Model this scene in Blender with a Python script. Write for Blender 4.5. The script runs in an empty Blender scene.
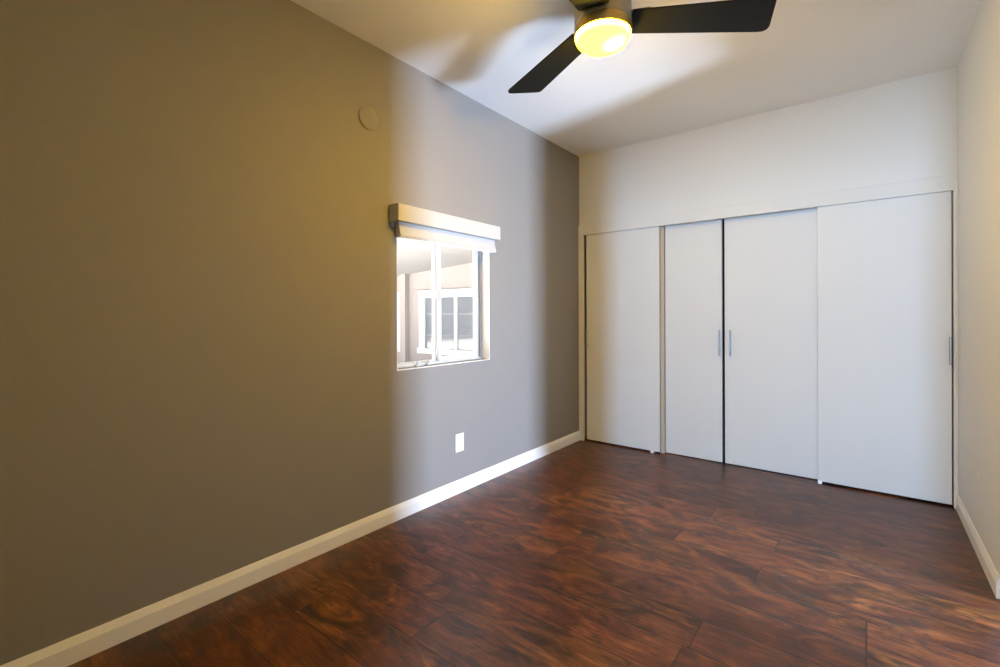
import bpy, bmesh, math, random
from mathutils import Vector, Matrix

scene = bpy.context.scene
COL = scene.collection
random.seed(7)

# ------------------------------------------------------------------ camera
cam_data = bpy.data.cameras.new('camera')
cam_data.sensor_fit = 'HORIZONTAL'
cam_data.sensor_width = 36.0
cam_data.lens = 16.7463
cam_data.shift_x = -0.00057
cam_data.shift_y = -0.01788
cam_data.clip_start = 0.02
cam_data.clip_end = 200
cam = bpy.data.objects.new('camera', cam_data)
COL.objects.link(cam)
yaw, pitch, roll = 0.66786, -0.00174, -0.00407
cy_, sy_ = math.cos(yaw), math.sin(yaw)
fw = Vector((-sy_, cy_, 0)); rt = Vector((cy_, sy_, 0)); up = Vector((0, 0, 1))
cp, sp = math.cos(pitch), math.sin(pitch)
f2 = fw * cp + up * sp; u2 = up * cp - fw * sp
cr, sr = math.cos(roll), math.sin(roll)
r3 = rt * cr + u2 * sr; u3 = u2 * cr - rt * sr
M = Matrix((r3, u3, -f2)).transposed().to_4x4()
M.translation = Vector((2.206, 0.0, 1.22))
cam.matrix_world = M
scene.camera = cam

# ------------------------------------------------------------------ world, daylight, exposure
world = bpy.data.worlds.new('sky')
scene.world = world
world.use_nodes = True
bg = world.node_tree.nodes['Background']
bg.inputs['Color'].default_value = (0.90, 0.94, 1.0, 1)
bg.inputs['Strength'].default_value = 1.9

def area_light(name, loc, direction, sx, sy, power, color, spread=180):
    d = bpy.data.lights.new(name, 'AREA')
    d.shape = 'RECTANGLE'; d.size = sx; d.size_y = sy
    d.energy = power; d.color = color; d.spread = math.radians(spread)
    o = bpy.data.objects.new(name, d)
    COL.objects.link(o)
    o.location = loc
    o.rotation_euler = Vector(direction).to_track_quat('-Z', 'Y').to_euler()
    return o

DAY = (0.55, 0.71, 1.0)
# daylight through the narrow window of the space beside the bedroom
area_light('daylight_side_window', (5.16, 2.39, 0.78), (-1, 0, 0), 0.31, 0.90, 410, DAY)
# daylight through the glazed door of the space behind the camera
area_light('daylight_hall_door', (2.70, -3.56, 1.58), (0, 1, 0.0), 0.20, 0.80, 255, (0.38, 0.63, 1.0))
# broad cool fill added behind the camera, through an opening cut for it
area_light('hall_fill_light', (1.35, -3.56, 1.35), (0, 1, 0.1), 1.7, 1.4, 60, (0.46, 0.72, 1.0))

sun_data = bpy.data.lights.new('sun', 'SUN')
sun_data.energy = 62.0; sun_data.color = (1.0, 0.96, 0.9); sun_data.angle = math.radians(0.6)
sun = bpy.data.objects.new('sun', sun_data); COL.objects.link(sun)
sun.rotation_euler = Vector((-0.06, -0.5, -0.87)).to_track_quat('-Z', 'Y').to_euler()

scene.view_settings.view_transform = 'Standard'
scene.view_settings.look = 'None'
scene.view_settings.exposure = 0.36
scene.view_settings.gamma = 1.0
scene.view_settings.use_curve_mapping = False
scene.cycles.use_denoising = True
scene.cycles.diffuse_bounces = 8
scene.cycles.max_bounces = 14
scene.cycles.caustics_reflective = False
scene.cycles.caustics_refractive = False
scene.cycles.sample_clamp_indirect = 6.0

# ------------------------------------------------------------------ helpers
W, D, H = 2.648, 4.0425, 2.757          # room width, depth to the closet face, ceiling

def link_mesh(name, bm, mat, parent=None, smooth=False):
    bmesh.ops.recalc_face_normals(bm, faces=bm.faces)
    me = bpy.data.meshes.new(name)
    bm.to_mesh(me); bm.free()
    if smooth:
        for p in me.polygons: p.use_smooth = True
        try:
            me.set_sharp_from_angle(angle=math.radians(40))
        except Exception:
            pass
    if mat is not None: me.materials.append(mat)
    o = bpy.data.objects.new(name, me)
    COL.objects.link(o)
    if parent is not None:
        o.parent = parent
        bpy.context.view_layer.update()
        o.matrix_parent_inverse = parent.matrix_world.inverted()
    return o

def tag(o, label=None, cat=None, group=None, kind=None):
    if label: o['label'] = label
    if cat: o['category'] = cat
    if group: o['group'] = group
    if kind or cat: o['kind'] = kind or 'thing'
    return o

def empty(name, loc):
    o = bpy.data.objects.new(name, None)
    o.location = loc
    o.empty_display_size = 0.1
    COL.objects.link(o)
    return o

def add_box(bm, lo, hi, bevel=0.0, seg=2):
    lo, hi = Vector(lo), Vector(hi)
    b = bmesh.new()
    bmesh.ops.create_cube(b, size=1.0)
    for v in b.verts:
        v.co = Vector(((v.co.x + .5) * (hi.x - lo.x) + lo.x, (v.co.y + .5) * (hi.y - lo.y) + lo.y, (v.co.z + .5) * (hi.z - lo.z) + lo.z))
    if bevel > 0:
        bmesh.ops.bevel(b, geom=list(b.edges), offset=bevel, segments=seg, affect='EDGES', profile=0.5)
    t = bpy.data.meshes.new('tmp'); b.to_mesh(t); b.free()
    bm.from_mesh(t); bpy.data.meshes.remove(t)

def box(name, lo, hi, mat, parent=None, bevel=0.0, seg=2):
    bm = bmesh.new(); add_box(bm, lo, hi, bevel, seg)
    return link_mesh(name, bm, mat, parent, smooth=False)

def add_prism(bm, prof, a, b, axis):
    """extrude a closed profile along an axis: 'y' takes (x, z), 'x' takes (y, z), 'z' takes (x, y)"""
    def P(p, t):
        if axis == 'y': return Vector((p[0], t, p[1]))
        if axis == 'x': return Vector((t, p[0], p[1]))
        return Vector((p[0], p[1], t))
    va = [bm.verts.new(P(p, a)) for p in prof]
    vb = [bm.verts.new(P(p, b)) for p in prof]
    n = len(prof)
    bm.faces.new(va); bm.faces.new(list(reversed(vb)))
    for i in range(n):
        bm.faces.new((va[i], vb[i], vb[(i + 1) % n], va[(i + 1) % n]))

def prism(name, prof, a, b, axis, mat, parent=None, smooth=False):
    bm = bmesh.new(); add_prism(bm, prof, a, b, axis)
    return link_mesh(name, bm, mat, parent, smooth)

def add_lathe(bm, prof, center, seg=64):
    rings = []
    for r, z in prof:
        if r < 1e-6:
            rings.append([bm.verts.new((center[0], center[1], z))])
        else:
            rings.append([bm.verts.new((center[0] + r * math.cos(2 * math.pi * k / seg), center[1] + r * math.sin(2 * math.pi * k / seg), z)) for k in range(seg)])
    for A, B in zip(rings, rings[1:]):
        for k in range(seg):
            k2 = (k + 1) % seg
            if len(A) == 1 and len(B) == 1: continue
            if len(A) == 1: bm.faces.new((A[0], B[k], B[k2]))
            elif len(B) == 1: bm.faces.new((A[k], A[k2], B[0]))
            else: bm.faces.new((A[k], A[k2], B[k2], B[k]))

def lathe(name, prof, center, mat, parent=None, seg=64):
    bm = bmesh.new(); add_lathe(bm, prof, center, seg)
    return link_mesh(name, bm, mat, parent, smooth=True)

def add_rod(bm, a, b, r, seg=16):
    a, b = Vector(a), Vector(b)
    d = (b - a).normalized()
    u = d.orthogonal().normalized(); w = d.cross(u)
    A = [bm.verts.new(a + r * (math.cos(2 * math.pi * k / seg) * u + math.sin(2 * math.pi * k / seg) * w)) for k in range(seg)]
    B = [bm.verts.new(b + r * (math.cos(2 * math.pi * k / seg) * u + math.sin(2 * math.pi * k / seg) * w)) for k in range(seg)]
    bm.faces.new(A); bm.faces.new(list(reversed(B)))
    for k in range(seg):
        bm.faces.new((A[k], B[k], B[(k + 1) % seg], A[(k + 1) % seg]))

def wall(name, axis, c0, c1, u0, u1, z0, z1, holes, mat):
    """one connected wall slab from c0 to c1 thick along `axis`, spanning u and z, with rectangular holes (ua, ub, za, zb)"""
    us = sorted({u0, u1, *[h[0] for h in holes], *[h[1] for h in holes]})
    zs = sorted({z0, z1, *[h[2] for h in holes], *[h[3] for h in holes]})
    bm = bmesh.new(); vs = {}
    def V(c, i, j):
        k = (c, i, j)
        if k not in vs:
            u, z, cc = us[i], zs[j], (c0 if c == 0 else c1)
            vs[k] = bm.verts.new((cc, u, z) if axis == 'x' else (u, cc, z))
        return vs[k]
    nu, nz = len(us) - 1, len(zs) - 1
    def solid(i, j):
        if i < 0 or j < 0 or i >= nu or j >= nz: return False
        um, zm = (us[i] + us[i + 1]) / 2, (zs[j] + zs[j + 1]) / 2
        return not any(h[0] < um < h[1] and h[2] < zm < h[3] for h in holes)
    for i in range(nu):
        for j in range(nz):
            if not solid(i, j): continue
            for c in (0, 1):
                bm.faces.new((V(c, i, j), V(c, i + 1, j), V(c, i + 1, j + 1), V(c, i, j + 1)))
            for di, dj, (a, b) in ((-1, 0, ((i, j), (i, j + 1))), (1, 0, ((i + 1, j), (i + 1, j + 1))), (0, -1, ((i, j), (i + 1, j))), (0, 1, ((i, j + 1), (i + 1, j + 1)))):
                if not solid(i + di, j + dj):
                    bm.faces.new((V(0, *a), V(0, *b), V(1, *b), V(1, *a)))
    return tag(link_mesh(name, bm, mat), kind='structure')

# ------------------------------------------------------------------ materials
def principled(name, color, rough=0.5, metal=0.0, spec=0.5, bump=0.0, bump_scale=300.0, var=0.0):
    m = bpy.data.materials.new(name); m.use_nodes = True
    nt = m.node_tree; b = nt.nodes['Principled BSDF']
    b.inputs['Base Color'].default_value = (*color, 1)
    b.inputs['Roughness'].default_value = rough
    b.inputs['Metallic'].default_value = metal
    b.inputs['Specular IOR Level'].default_value = spec
    if bump > 0 or var > 0:
        tc = nt.nodes.new('ShaderNodeTexCoord')
        n = nt.nodes.new('ShaderNodeTexNoise'); n.inputs['Scale'].default_value = bump_scale; n.inputs['Detail'].default_value = 3
        nt.links.new(tc.outputs['Object'], n.inputs['Vector'])
        if bump > 0:
            bp = nt.nodes.new('ShaderNodeBump'); bp.inputs['Strength'].default_value = bump; bp.inputs['Distance'].default_value = 0.002
            nt.links.new(n.outputs['Fac'], bp.inputs['Height']); nt.links.new(bp.outputs['Normal'], b.inputs['Normal'])
        if var > 0:
            n2 = nt.nodes.new('ShaderNodeTexNoise'); n2.inputs['Scale'].default_value = 1.6; n2.inputs['Detail'].default_value = 2
            nt.links.new(tc.outputs['Object'], n2.inputs['Vector'])
            mr = nt.nodes.new('ShaderNodeMapRange'); mr.inputs['To Min'].default_value = 1 - var; mr.inputs['To Max'].default_value = 1 + var
            nt.links.new(n2.outputs['Fac'], mr.inputs['Value'])
            mx = nt.nodes.new('ShaderNodeVectorMath'); mx.operation = 'SCALE'; mx.inputs[0].default_value = color
            nt.links.new(mr.outputs['Result'], mx.inputs['Scale']); nt.links.new(mx.outputs['Vector'], b.inputs['Base Color'])
    return m

M_GREY = principled('grey_wall_paint', (0.226, 0.211, 0.194), 0.75, bump=0.12, bump_scale=260, var=0.02)
M_WHITE = principled('white_wall_paint', (0.655, 0.668, 0.668), 0.7, bump=0.12, bump_scale=240)
M_CEIL = principled('ceiling_paint', (0.84, 0.84, 0.82), 0.75, bump=0.25, bump_scale=140)
M_TRIM = principled('white_trim_paint', (0.76, 0.755, 0.74), 0.42)
M_DOOR = principled('white_door_paint', (0.675, 0.695, 0.705), 0.62, spec=0.3, bump=0.05, bump_scale=90)
M_VINYL = principled('white_vinyl', (0.50, 0.51, 0.52), 0.4)
M_TRACK = principled('grey_track_metal', (0.16, 0.16, 0.17), 0.5)
M_BLIND = principled('white_blind_cassette', (0.45, 0.445, 0.435), 0.5)
M_FABRIC = principled('white_blind_fabric', (0.45, 0.45, 0.45), 0.8, bump=0.2, bump_scale=500)
M_PLASTIC = principled('white_plastic', (0.85, 0.85, 0.85), 0.3)
M_STEEL = principled('brushed_steel', (0.42, 0.42, 0.43), 0.36, metal=1.0)
M_NICKEL = principled('satin_nickel', (0.40, 0.375, 0.31), 0.45, metal=1.0)
M_LIT_RING = principled('gold_lit_ring_metal', (0.52, 0.38, 0.15), 0.4, metal=1.0)  # the bowl's golden light is put into the ring's colour
M_BLADE = principled('espresso_blade_wood', (0.0055, 0.006, 0.0045), 0.6, spec=0.15)
M_EDGE = principled('tan_door_edge', (0.50, 0.45, 0.37), 0.6)  # tan strips at the gap between the first two doors
M_SILL = principled('dark_sill_metal', (0.13, 0.12, 0.115), 0.5)  # dark grey-brown strip along the sill
M_DARK = principled('dark_slot', (0.03, 0.03, 0.03), 0.6)
M_CLOSET = principled('closet_interior_paint', (0.10, 0.09, 0.09), 0.8)
M_STUCCO = principled('pale_pink_stucco', (0.37, 0.325, 0.31), 0.9, bump=0.3, bump_scale=60)
M_OUTWHITE = principled('outdoor_white_paint', (0.85, 0.85, 0.85), 0.6)
M_SOFFIT = principled('soffit_paint', (0.34, 0.325, 0.315), 0.8)
M_CONC = principled('pale_concrete', (0.80, 0.79, 0.77), 0.85, bump=0.3, bump_scale=40)
M_OUTGLASS = principled('dim_window_glass', (0.15, 0.16, 0.18), 0.08, spec=0.6)
M_CURTAIN = principled('curtain_cloth', (0.19, 0.20, 0.22), 0.6)

def glass_material():
    m = bpy.data.materials.new('clear_window_glass'); m.use_nodes = True
    nt = m.node_tree; nt.nodes.clear()
    out = nt.nodes.new('ShaderNodeOutputMaterial')
    tr = nt.nodes.new('ShaderNodeBsdfTransparent'); tr.inputs['Color'].default_value = (0.96, 0.97, 0.97, 1)
    gl = nt.nodes.new('ShaderNodeBsdfGlossy'); gl.inputs['Roughness'].default_value = 0.02
    mix = nt.nodes.new('ShaderNodeMixShader'); mix.inputs['Fac'].default_value = 0.05
    nt.links.new(tr.outputs[0], mix.inputs[1]); nt.links.new(gl.outputs[0], mix.inputs[2]); nt.links.new(mix.outputs[0], out.inputs['Surface'])
    return m
M_GLASS = glass_material()

BOWL_GLOW = 205.0
def bowl_material():
    """lit frosted glass: it glows all over, palest at the rim and where the bulb sits behind it"""
    m = bpy.data.materials.new('lit_frosted_glass'); m.use_nodes = True
    nt = m.node_tree; nt.nodes.clear()
    out = nt.nodes.new('ShaderNodeOutputMaterial')
    em = nt.nodes.new('ShaderNodeEmission'); em.inputs['Strength'].default_value = BOWL_GLOW
    geo = nt.nodes.new('ShaderNodeNewGeometry')
    def falloff(center, inner, outer):
        d = nt.nodes.new('ShaderNodeVectorMath'); d.operation = 'DISTANCE'; d.inputs[1].default_value = center
        nt.links.new(geo.outputs['Position'], d.inputs[0])
        mr = nt.nodes.new('ShaderNodeMapRange'); mr.interpolation_type = 'SMOOTHSTEP'
        mr.inputs['From Min'].default_value = inner; mr.inputs['From Max'].default_value = outer
        nt.links.new(d.outputs['Value'], mr.inputs['Value'])
        return mr.outputs['Result']
    bulb = falloff((1.275 + 0.052, 1.930 + 0.008, 2.422), 0.070, 0.014)
    rim = falloff((1.275, 1.930, 2.440), 0.112, 0.125)
    mx = nt.nodes.new('ShaderNodeMath'); mx.operation = 'MAXIMUM'
    nt.links.new(bulb, mx.inputs[0]); nt.links.new(rim, mx.inputs[1])
    col = nt.nodes.new('ShaderNodeMix'); col.data_type = 'RGBA'
    a = [i for i in col.inputs if i.type == 'RGBA']
    a[0].default_value = (1.0, 0.57, 0.0015, 1); a[1].default_value = (1.0, 0.58, 0.0065, 1)
    nt.links.new(mx.outputs[0], col.inputs['Factor'])
    nt.links.new([o for o in col.outputs if o.type == 'RGBA'][0], em.inputs['Color'])
    nt.links.new(em.outputs[0], out.inputs['Surface'])
    return m
M_BOWL = bowl_material()

def floor_material():
    m = bpy.data.materials.new('dark_laminate_planks'); m.use_nodes = True
    nt = m.node_tree; N = nt.nodes; L = nt.links
    b = N['Principled BSDF']
    def math_(op, a, c=None, cl=False):
        n = N.new('ShaderNodeMath'); n.operation = op; n.use_clamp = cl
        for i, v in enumerate((a, c)):
            if v is None: continue
            if isinstance(v, (int, float)): n.inputs[i].default_value = v
            else: L.new(v, n.inputs[i])
        return n.outputs[0]
    def vec(x, y, z):
        n = N.new('ShaderNodeCombineXYZ')
        for i, v in enumerate((x, y, z)):
            if isinstance(v, (int, float)): n.inputs[i].default_value = v
            else: L.new(v, n.inputs[i])
        return n.outputs[0]
    def noise(v, scale, detail=4, rough=0.55, dist=0.0):
        n = N.new('ShaderNodeTexNoise'); L.new(v, n.inputs['Vector'])
        n.inputs['Scale'].default_value = scale; n.inputs['Detail'].default_value = detail
        n.inputs['Roughness'].default_value = rough; n.inputs['Distortion'].default_value = dist
        return n.outputs['Fac']
    def ramp(v, stops):
        n = N.new('ShaderNodeValToRGB'); L.new(v, n.inputs['Fac'])
        e = n.color_ramp.elements
        while len(e) < len(stops): e.new(0.5)
        for el, (p, c) in zip(e, stops): el.position = p; el.color = (*c, 1) if len(c) == 3 else c
        return n.outputs['Color']
    def mix(f, a, c, mode='MIX'):
        n = N.new('ShaderNodeMix'); n.data_type = 'RGBA'; n.blend_type = mode
        if isinstance(f, (int, float)): n.inputs['Factor'].default_value = f
        else: L.new(f, n.inputs['Factor'])
        for k, v in (('A', a), ('B', c)):
            s = [i for i in n.inputs if i.name == k and i.type == 'RGBA'][0]
            if isinstance(v, tuple): s.default_value = (*v, 1)
            else: L.new(v, s)
        return [o for o in n.outputs if o.type == 'RGBA'][0]
    geo = N.new('ShaderNodeNewGeometry')
    sep = N.new('ShaderNodeSeparateXYZ'); L.new(geo.outputs['Position'], sep.inputs[0])
    x, y = sep.outputs['X'], sep.outputs['Y']
    rowf = math_('DIVIDE', math_('SUBTRACT', y, 1.165 - 0.195 * 20), 0.195)
    row = math_('FLOOR', rowf); ry = math_('FRACT', rowf)
    # where the end joints fall, row by row
    joints = (0.7, 1.2, 0.35, 0.85, 1.55, 0.42, 1.69, 0.95, 2.2, 0.55, 1.38, 1.83, 1.46, 1.67, 1.99, 0.75)
    lut = N.new('ShaderNodeValToRGB'); lut.color_ramp.interpolation = 'CONSTANT'
    el = lut.color_ramp.elements
    while len(el) < len(joints): el.new(0.99)
    for k, jx in enumerate(joints):
        v = (-jx / 1.25) % 1.0
        el[k].position = k / 16.0; el[k].color = (v, v, v, 1)
    L.new(math_('DIVIDE', math_('ADD', math_('SUBTRACT', row, 17.0), 0.5), 16.0), lut.inputs['Fac'])
    xo = math_('ADD', math_('DIVIDE', x, 1.25), lut.outputs['Color'])
    colf = math_('FLOOR', xo); rx = math_('FRACT', xo)
    wn2 = N.new('ShaderNodeTexWhiteNoise'); wn2.noise_dimensions = '2D'; L.new(vec(row, colf, 0), wn2.inputs['Vector'])
    pid = wn2.outputs['Value']
    # coordinates that restart in every plank
    px = math_('ADD', x, math_('MULTIPLY', pid, 37.0)); py = math_('ADD', y, math_('MULTIPLY', pid, 91.0))
    v_cloud = vec(math_('MULTIPLY', px, 2.3), math_('MULTIPLY', py, 5.8), pid)
    v_grain = vec(math_('MULTIPLY', px, 3.0), math_('MULTIPLY', py, 44.0), pid)
    v_fine = vec(math_('MULTIPLY', px, 11.0), math_('MULTIPLY', py, 230.0), pid)
    v_blot = vec(math_('MULTIPLY', px, 4.2), math_('MULTIPLY', py, 8.5), math_('ADD', pid, 5.0))
    cloud = noise(v_cloud, 1.4, 6, 0.62, 1.6)
    cloud2 = noise(v_blot, 1.3, 5, 0.6, 1.2)
    hue = noise(v_cloud, 0.8, 3, 0.5, 0.6)
    grain = noise(v_grain, 1.3, 8, 0.68, 1.6)
    fine = noise(v_fine, 1.0, 3, 0.6)
    warm = ramp(cloud, [(0.29, (0.011, 0.006, 0.0035)), (0.43, (0.050, 0.0190, 0.006)), (0.55, (0.125, 0.045, 0.0105)), (0.70, (0.225, 0.092, 0.020))])
    red = ramp(cloud, [(0.26, (0.016, 0.0075, 0.006)), (0.42, (0.060, 0.0185, 0.009)), (0.56, (0.116, 0.036, 0.012)), (0.74, (0.185, 0.066, 0.021))])
    hsel = ramp(hue, [(0.36, (0, 0, 0)), (0.55, (1, 1, 1))])
    base = mix(hsel, warm, red)
    g = ramp(grain, [(0.32, (0.32, 0.31, 0.31)), (0.44, (0.82, 0.79, 0.78)), (0.54, (1.05, 1.03, 1.02)), (0.68, (1.65, 1.48, 1.30))])
    c = mix(0.85, base, g, 'MULTIPLY')
    f = ramp(fine, [(0.36, (0.42, 0.41, 0.41)), (0.54, (1.15, 1.14, 1.13))])
    c = mix(0.55, c, f, 'MULTIPLY')
    # grey weathered blots
    blot = ramp(cloud2, [(0.56, (0, 0, 0)), (0.64, (1, 1, 1))])
    c = mix(math_('MULTIPLY', blot, 0.75), c, (0.022, 0.018, 0.018))
    # plank to plank tone
    tone = N.new('ShaderNodeMapRange'); tone.inputs['To Min'].default_value = 0.82; tone.inputs['To Max'].default_value = 1.18
    L.new(wn2.outputs['Value'], tone.inputs['Value'])
    sc = N.new('ShaderNodeVectorMath'); sc.operation = 'SCALE'; L.new(c, sc.inputs[0]); L.new(tone.outputs['Result'], sc.inputs['Scale'])
    # seams
    ey = math_('MULTIPLY', math_('MINIMUM', ry, math_('SUBTRACT', 1.0, ry)), 0.195)
    ex = math_('MULTIPLY', math_('MINIMUM', rx, math_('SUBTRACT', 1.0, rx)), 1.25)
    e = math_('MINIMUM', ey, ex)
    seam = N.new('ShaderNodeMapRange'); seam.inputs['From Min'].default_value = 0.0004; seam.inputs['From Max'].default_value = 0.0034
    L.new(e, seam.inputs['Value'])
    col = mix(seam.outputs['Result'], (0.010, 0.006, 0.0045), sc.outputs['Vector'])
    L.new(col, b.inputs['Base Color'])
    rr = N.new('ShaderNodeMapRange'); rr.inputs['To Min'].default_value = 0.27; rr.inputs['To Max'].default_value = 0.42
    L.new(grain, rr.inputs['Value']); L.new(rr.outputs['Result'], b.inputs['Roughness'])
    b.inputs['Specular IOR Level'].default_value = 0.42
    hsum = math_('ADD', math_('MULTIPLY', seam.outputs['Result'], 0.8), math_('ADD', math_('MULTIPLY', grain, 0.9), math_('MULTIPLY', fine, 0.25)))
    bp = N.new('ShaderNodeBump'); bp.inputs['Strength'].default_value = 0.32; bp.inputs['Distance'].default_value = 0.0025
    L.new(hsum, bp.inputs['Height']); L.new(bp.outputs['Normal'], b.inputs['Normal'])
    return m
M_FLOOR = floor_material()

# ------------------------------------------------------------------ room shell
tag(box('floor', (-0.15, -3.5, -0.12), (5.1, 4.84, 0.0), M_FLOOR), kind='structure')
tag(box('ceiling', (-0.15, -3.5, H), (5.1, 4.84, H + 0.12), M_CEIL), kind='structure')
WIN = (1.796, 2.664, 0.887, 1.800)
wall('wall_left', 'x', -0.15, 0.0, -3.5, 4.84, 0.0, H, [WIN], M_GREY)
# wall over the closet doors, then the closet behind them
wall('wall_back', 'y', D, D + 0.10, 0.0, W, 2.05, H, [], M_WHITE)
wall('wall_closet_back', 'y', 4.72, 4.84, 0.0, 5.1, 0.0, H, [], M_CLOSET)
wall('wall_right', 'x', W, W + 0.12, 2.84, 4.72, 0.0, H, [], M_WHITE)
wall('wall_right_near', 'x', W, W + 0.12, -0.05, 2.15, 0.0, H, [], M_WHITE)
wall('wall_right_header', 'x', W, W + 0.12, 2.15, 2.84, 2.06, H, [], M_WHITE)
wall('wall_front', 'y', -0.17, -0.05, 0.0, W + 0.12, 0.0, H, [(1.60, 2.642, 0.0, 2.06)], M_WHITE)
wall('wall_hall_east', 'x', 5.0, 5.1, -3.5, 4.72, 0.0, H, [(2.20, 2.58, 0.30, 1.26)], M_WHITE)
wall('wall_hall_south', 'y', -3.5, -3.4, 0.0, 5.0, 0.0, H, [(2.50, 2.92, 0.05, 1.98), (0.45, 2.25, 0.60, 2.10)], M_WHITE)

bm = bmesh.new()                                   # small smear of filler on the side wall
pts = [(3.336, 0.414), (3.349, 0.412), (3.362, 0.398), (3.366, 0.391), (3.355, 0.394), (3.342, 0.404)]
add_prism(bm, pts, W - 0.0008, W, 'x')
filler = link_mesh('filler_smear', bm, principled('wall_filler', (0.86, 0.86, 0.85), 0.8), bpy.data.objects['wall_right'])
# baseboards: flat face with a sloping top
BB = [(0.0, 0.0), (0.013, 0.0), (0.013, 0.062), (0.0115, 0.066), (0.004, 0.0905), (0.0, 0.0905)]
tag(prism('baseboard_left', BB, -0.05, D - 0.022, 'y', M_TRIM), kind='structure')
bm = bmesh.new()
add_prism(bm, [(W - p[0], p[1]) for p in BB], 2.868, D - 0.018, 'y')
tag(link_mesh('baseboard_right', bm, M_TRIM), kind='structure')

# ------------------------------------------------------------------ closet front
# header board that hides the sliding track, and the left jamb board
tag(box('trim_1', (0.0, D - 0.02, 1.985), (W, D - 0.0005, 2.080), M_WHITE, bevel=0.0015, seg=1), kind='structure')
tag(box('trim_2', (0.0, D - 0.022, 0.0), (0.052, D + 0.004, 1.985), M_WHITE, bevel=0.0015, seg=1), kind='structure')
tag(box('trim_4', (2.628, D - 0.018, 0.0), (W, D + 0.10, 1.985), M_WHITE, bevel=0.0015, seg=1), kind='structure')
tag(box('trim_5', (0.770, D + 0.040, 0.0), (0.808, D + 0.09, 2.02), M_EDGE), kind='structure')
tag(box('trim_3', (0.052, D + 0.002, 2.024), (2.630, D + 0.098, 2.044), M_TRACK), kind='structure')

def pull_handle(x, ydoor, z0, z1, parent):
    """a slim bar on two posts"""
    h = empty('handle', (x, ydoor, z0)); h.parent = parent
    bpy.context.view_layer.update(); h.matrix_parent_inverse = parent.matrix_world.inverted()
    bm = bmesh.new()
    add_rod(bm, (x, ydoor - 0.030, z0), (x, ydoor - 0.030, z1), 0.006)
    for zz in (z0 + 0.03, z1 - 0.03):
        add_rod(bm, (x, ydoor - 0.0005, zz), (x, ydoor - 0.027, zz), 0.0045)
    o = link_mesh('handle', bm, M_STEEL, parent, smooth=True)
    bpy.data.objects.remove(h)
    o['label'] = 'slim brushed steel bar pull'
    return o

def closet_door(x0, x1, front, label, hx, hz, edge=False):
    y0 = D + 0.002 if front else D + 0.060
    y1 = y0 + 0.035
    root = box('closet_door', (x0, y0, 0.014 if front else 0.006), (x1, y1, 2.020), M_DOOR, bevel=0.0015, seg=1)
    tag(root, label, 'closet door', 'sliding closet doors')
    if edge:
        box('edge_strip', (x1 - 0.0005, y0 + 0.001, 0.016), (x1 + 0.001, y1 - 0.001, 1.975), M_EDGE, root)['label'] = 'tan edge of the door'
    if hx: pull_handle(hx, y0, hz[0], hz[1], root)
    return root

closet_door(0.073, 0.780, True, 'white sliding closet door beside the grey wall, in the front track', 0.088, (0.895, 1.075), True)
closet_door(0.812, 1.272, False, 'narrow white sliding closet door behind the edge of the one by the grey wall', 1.257, (0.880, 1.090))
closet_door(1.293, 1.950, False, 'white sliding closet door whose handle faces the narrow door across the dark gap', 1.337, (0.880, 1.090))
closet_door(1.924, 2.621, True, 'widest white sliding closet door, in front, next to the white side wall', 2.613, (0.895, 1.072))

for gx, lab in ((0.716, 'tiny white floor guide under the closet door beside the grey wall'),
                (1.936, 'tiny white floor guide under the closet door beside the white side wall')):
    bm = bmesh.new()
    add_prism(bm, [(D - 0.016, 0.0), (D + 0.055, 0.0), (D + 0.055, 0.004), (D + 0.036, 0.004), (D + 0.036, 0.012), (D - 0.007, 0.012), (D - 0.007, 0.022), (D - 0.012, 0.022), (D - 0.016, 0.006)], gx - 0.012, gx + 0.012, 'x')
    tag(link_mesh('floor_guide', bm, M_PLASTIC), lab, 'door guide', 'floor guides of the closet doors')

# ------------------------------------------------------------------ window in the grey wall
wy0, wy1, wz0, wz1 = WIN
win = tag(empty('window_1', (-0.075, (wy0 + wy1) / 2, wz0)), kind='structure')
bm = bmesh.new()                                   # white lining of the opening
for lo, hi in (((-0.15, wy0, wz0), (0.001, wy1, wz0 + 0.004)), ((-0.15, wy0, wz1 - 0.004), (0.001, wy1, wz1)),
               ((-0.15, wy0, wz0 + 0.004), (0.001, wy0 + 0.004, wz1 - 0.004)), ((-0.15, wy1 - 0.004, wz0 + 0.004), (0.001, wy1, wz1 - 0.004))):
    add_box(bm, lo, hi)
link_mesh('lining', bm, M_TRIM, win)
def ring(name, xa, xb, y0, y1, z0, z1, l, r, b, t, mat):
    bm = bmesh.new(); c = {}
    ys = (y0, y0 + l, y1 - r, y1); zs = (z0, z0 + b, z1 - t, z1)
    def V(k, i, j):
        if (k, i, j) not in c: c[(k, i, j)] = bm.verts.new(((xa, xb)[k], ys[i], zs[j]))
        return c[(k, i, j)]
    cells = [(i, j) for i in range(3) for j in range(3) if (i, j) != (1, 1)]
    for i, j in cells:
        for k in (0, 1): bm.faces.new((V(k, i, j), V(k, i + 1, j), V(k, i + 1, j + 1), V(k, i, j + 1)))
        for di, dj, a, d in ((-1, 0, (i, j), (i, j + 1)), (1, 0, (i + 1, j), (i + 1, j + 1)), (0, -1, (i, j), (i + 1, j)), (0, 1, (i, j + 1), (i + 1, j + 1))):
            if (i + di, j + dj) not in cells: bm.faces.new((V(0, *a), V(0, *d), V(1, *d), V(1, *a)))
    return link_mesh(name, bm, mat, win)
ring('window_frame', -0.142, -0.072, wy0 + 0.004, wy1 - 0.004, wz0 + 0.004, wz1 - 0.004, 0.022, 0.020, 0.016, 0.022, M_VINYL)
fy0, fy1, fz0, fz1 = wy0 + 0.026, wy1 - 0.024, wz0 + 0.020, wz1 - 0.026
ring('fixed_sash', -0.132, -0.116, fy0, 2.229, fz0, fz1, 0.018, 0.024, 0.010, 0.03, M_VINYL)
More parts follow.
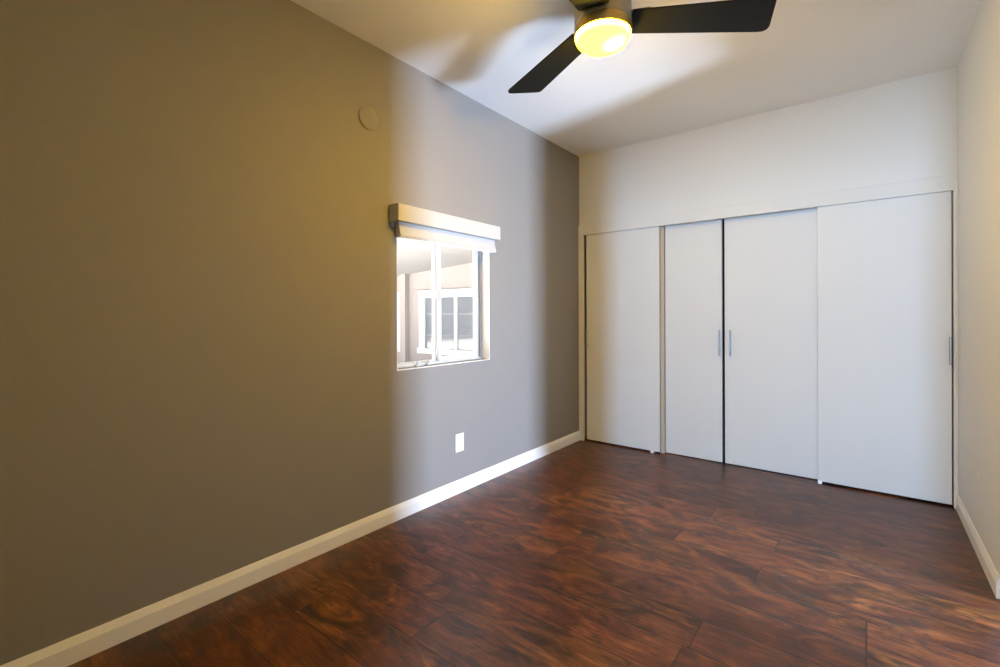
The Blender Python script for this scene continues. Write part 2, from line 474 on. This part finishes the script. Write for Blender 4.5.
ring('sliding_sash', -0.104, -0.084, 2.222, fy1, fz0, fz1, 0.028, 0.040, 0.030, 0.04, M_VINYL)
box('pane', (-0.127, fy0 + 0.016, fz0 + 0.012), (-0.123, 2.207, fz1 - 0.028), M_GLASS, win)
box('pane', (-0.095, 2.248, fz0 + 0.028), (-0.091, fy1 - 0.038, fz1 - 0.038), M_GLASS, win)
box('side_track', (-0.079, wy1 - 0.0305, wz0 + 0.012), (-0.071, wy1 - 0.0045, wz1 - 0.02), M_TRACK, win)
box('sill_track', (-0.0735, wy0 + 0.006, wz0 + 0.0035), (-0.026, wy1 - 0.006, wz0 + 0.0055), M_SILL, win)
bm = bmesh.new()
add_box(bm, (-0.080, 2.222, 1.312), (-0.068, 2.240, 1.388), 0.004)
add_box(bm, (-0.070, 2.226, 1.335), (-0.060, 2.236, 1.365), 0.003)
link_mesh('latch', bm, principled('latch_grey', (0.42, 0.42, 0.44), 0.4), win)['label'] = 'small grey latch on the meeting stile'
for yy in (2.012, 2.105):
    bm = bmesh.new()
    add_box(bm, (-0.078, yy - 0.020, wz0 + 0.005), (-0.045, yy + 0.022, wz0 + 0.018), 0.004)
    add_box(bm, (-0.078, yy + 0.000, wz0 + 0.016), (-0.055, yy + 0.022, wz0 + 0.036), 0.004)
    link_mesh('track_stop', bm, M_VINYL, win)

# blind over the window
bl = tag(empty('window_blind', (0.0, 2.22, 1.685)), 'white blind raised into its box across the top of the window', 'blind')
bm = bmesh.new()
add_prism(bm, [(0.0, 1.772), (0.080, 1.769), (0.083, 1.772), (0.083, 1.866), (0.080, 1.869), (0.0, 1.869)], 1.745, 2.693, 'y')
link_mesh('cassette', bm, M_BLIND, bl)
bm = bmesh.new()
prof = [(0.014, 1.770), (0.046, 1.770), (0.047, 1.748), (0.050, 1.728), (0.055, 1.708), (0.060, 1.694), (0.060, 1.688), (0.056, 1.684), (0.022, 1.684), (0.018, 1.690), (0.014, 1.72)]
add_prism(bm, prof, 1.778, 2.672, 'y')
link_mesh('folded_shade', bm, M_FABRIC, bl)
box('bottom_rail', (0.020, 1.776, 1.678), (0.060, 2.674, 1.686), M_BLIND, bl, bevel=0.002, seg=1)
bm = bmesh.new()
add_box(bm, (0.0, 1.752, 1.742), (0.012, 1.776, 1.773), 0.002)
link_mesh('bracket', bm, M_STEEL, bl)

# outlet and blank round cover on the grey wall
ou = box('wall_outlet', (0.0, 2.293, 0.281), (0.006, 2.373, 0.405), M_PLASTIC, bevel=0.0025)
tag(ou, 'white wall outlet low on the grey wall under the window', 'outlet')
for zz in (0.317, 0.369):
    bm = bmesh.new()
    add_box(bm, (0.004, 2.317, zz - 0.0165), (0.0078, 2.349, zz + 0.0165), 0.0018)
    s = link_mesh('socket', bm, M_PLASTIC, ou)
    bm = bmesh.new()
    add_box(bm, (0.0070, 2.3255, zz - 0.004), (0.0080, 2.3275, zz + 0.007))
    add_box(bm, (0.0070, 2.3385, zz - 0.003), (0.0080, 2.3405, zz + 0.006))
    add_box(bm, (0.0070, 2.3310, zz - 0.012), (0.0080, 2.3350, zz - 0.008))
    link_mesh('slots', bm, M_VINYL, s)
def disc_on_wall(r0, y, z):
    bm = bmesh.new(); seg = 56; rings = []
    for r, x in ((r0 - 0.004, 0.0), (r0 - 0.004, 0.004), (r0, 0.0045), (r0, 0.0065), (r0 - 0.003, 0.0085), (0, 0.0085)):
        rings.append([bm.verts.new((x, y, z))] if r == 0 else [bm.verts.new((x, y + r * math.cos(2 * math.pi * k / seg), z + r * math.sin(2 * math.pi * k / seg))) for k in range(seg)])
    for A, B in zip(rings, rings[1:]):
        for k in range(seg):
            k2 = (k + 1) % seg
            bm.faces.new((A[k], A[k2], B[0]) if len(B) == 1 else (A[k], A[k2], B[k2], B[k]))
    return link_mesh('blank_cover_plate', bm, M_GREY, smooth=True)
cv = disc_on_wall(0.064, 1.600, 2.330)
tag(cv, 'round blank cover painted like the grey wall, high beside the window', 'cover plate')

# ------------------------------------------------------------------ ceiling fan
FC = (1.275, 1.930)
fan = tag(empty('ceiling_fan', (*FC, H)), 'ceiling fan with three dark blades and a lit warm bowl', 'ceiling fan')
lathe('motor_housing', [(0, 2.514), (0.120, 2.514), (0.1245, 2.518), (0.1255, 2.526), (0.1245, 2.700), (0.118, 2.722), (0.100, 2.740), (0.082, H - 0.004), (0.082, H), (0, H)], FC, M_NICKEL, fan)
lathe('light_ring', [(0.108, 2.514), (0.1225, 2.514), (0.1225, 2.505), (0.1275, 2.502), (0.1275, 2.478), (0.126, 2.472), (0.1225, 2.470), (0.1215, 2.476), (0.108, 2.480), (0.108, 2.514)], FC, M_LIT_RING, fan)
bowl = [(0.1225, 2.4715)]
for k in range(1, 13):
    a = k / 12 * math.pi / 2
    bowl.append((0.1225 * math.cos(a) ** 0.8 if k < 12 else 0.0, 2.4715 - 0.061 * math.sin(a)))
lathe('glass_bowl', bowl, FC, M_BOWL, fan)
BA = (33.9, 153.9, 273.9)
Z_B = 2.535
def blade_mesh():
    """blade along +x from the hub: widens outwards and ends in a slanted tip with rounded corners"""
    corners = [((0.122, -0.060), 0.006), ((0.708, -0.092), 0.026), ((0.766, 0.112), 0.034), ((0.122, 0.078), 0.006)]
    out = []
    for k, (c, r) in enumerate(corners):
        c = Vector(c); a = (Vector(corners[k - 1][0]) - c).normalized(); b = (Vector(corners[(k + 1) % 4][0]) - c).normalized()
        half = a.angle(b) / 2; t = r / math.tan(half)
        p0, p1 = c + a * t, c + b * t
        for q in range(7):
            f = q / 6
            p = (1 - f) ** 2 * p0 + 2 * f * (1 - f) * (c * 0.9 + (p0 + p1) * 0.05) + f ** 2 * p1
            out.append((p.x, p.y))
    bm = bmesh.new(); add_prism(bm, out, -0.004, 0.004, 'z')
    return bm
for i, a in enumerate(BA):
    bmk = blade_mesh()
    R = Matrix.Translation((*FC, Z_B)) @ Matrix.Rotation(math.radians(a), 4, 'Z') @ Matrix.Rotation(math.radians(-7.0), 4, 'X')
    bmk.transform(R)
    bd = link_mesh('blade', bmk, M_BLADE, fan)
    bm = bmesh.new()
    add_prism(bm, [(0.10, -0.045), (0.19, -0.060), (0.225, -0.050), (0.235, 0.0), (0.225, 0.050), (0.19, 0.060), (0.10, 0.045)], 0.0045, 0.0125, 'z')
    bm.transform(R)
    link_mesh('blade_bracket', bm, M_NICKEL, bd)
# ------------------------------------------------------------------ outside the window
tag(box('ground', (-16, -6, -0.32), (-0.15, 14, -0.2), M_CONC), kind='structure')
nb = tag(empty('neighbouring_house', (-6, 8.0, -0.2)), 'pale pink stucco house wing with white framed windows, outside the window', 'house')
box('house_wall', (-13, 8.0, -0.2), (-0.4, 8.25, 3.0), M_STUCCO, nb)
def house_window(xa, xb, za, zb, mullion):
    t = 0.20
    bm = bmesh.new()
    add_box(bm, (xa, 7.90, zb - t * 0.92), (xb, 8.0, zb)); add_box(bm, (xa - 0.03, 7.88, za), (xb + 0.03, 8.0, za + 0.13))
    add_box(bm, (xa, 7.92, za + 0.13), (xa + t, 8.0, zb - t * 0.92)); add_box(bm, (xb - t, 7.92, za + 0.13), (xb, 8.0, zb - t * 0.92))
    add_box(bm, (mullion - 0.05, 7.94, za + 0.13), (mullion + 0.05, 8.0, zb - t * 0.92))
    w = link_mesh('window', bm, M_OUTWHITE, nb)
    box('pane', (xa + t, 7.965, za + 0.13), (mullion - 0.05, 7.985, zb - t * 0.92), M_OUTGLASS, w)
    box('pane', (mullion + 0.05, 7.965, za + 0.13), (xb - t, 7.985, zb - t * 0.92), M_OUTGLASS, w)
    for zz in (0.70, 1.22):
        box('rail', (xa + t, 7.955, zz), (xb - t, 7.97, zz + 0.05), M_CURTAIN, w)
    return w
house_window(-6.66, -4.21, 0.27, 1.83, -5.41)
house_window(-9.80, -7.37, 0.27, 1.83, -8.55)
box('corner_post', (-7.32, 7.86, -0.2), (-7.12, 8.0, 2.6), M_STUCCO, nb)
bm = bmesh.new()
vs = [bm.verts.new(p) for p in ((-13, 8.0, 1.90), (0.0 - 0.4, 8.0, 2.72), (-0.4, 5.0, 2.72), (-13, 5.0, 1.90))]
f = bm.faces.new(vs)
r = bmesh.ops.extrude_face_region(bm, geom=[f])
for v in [e for e in r['geom'] if isinstance(e, bmesh.types.BMVert)]: v.co.z += 0.15
link_mesh('soffit', bm, M_SOFFIT, nb)
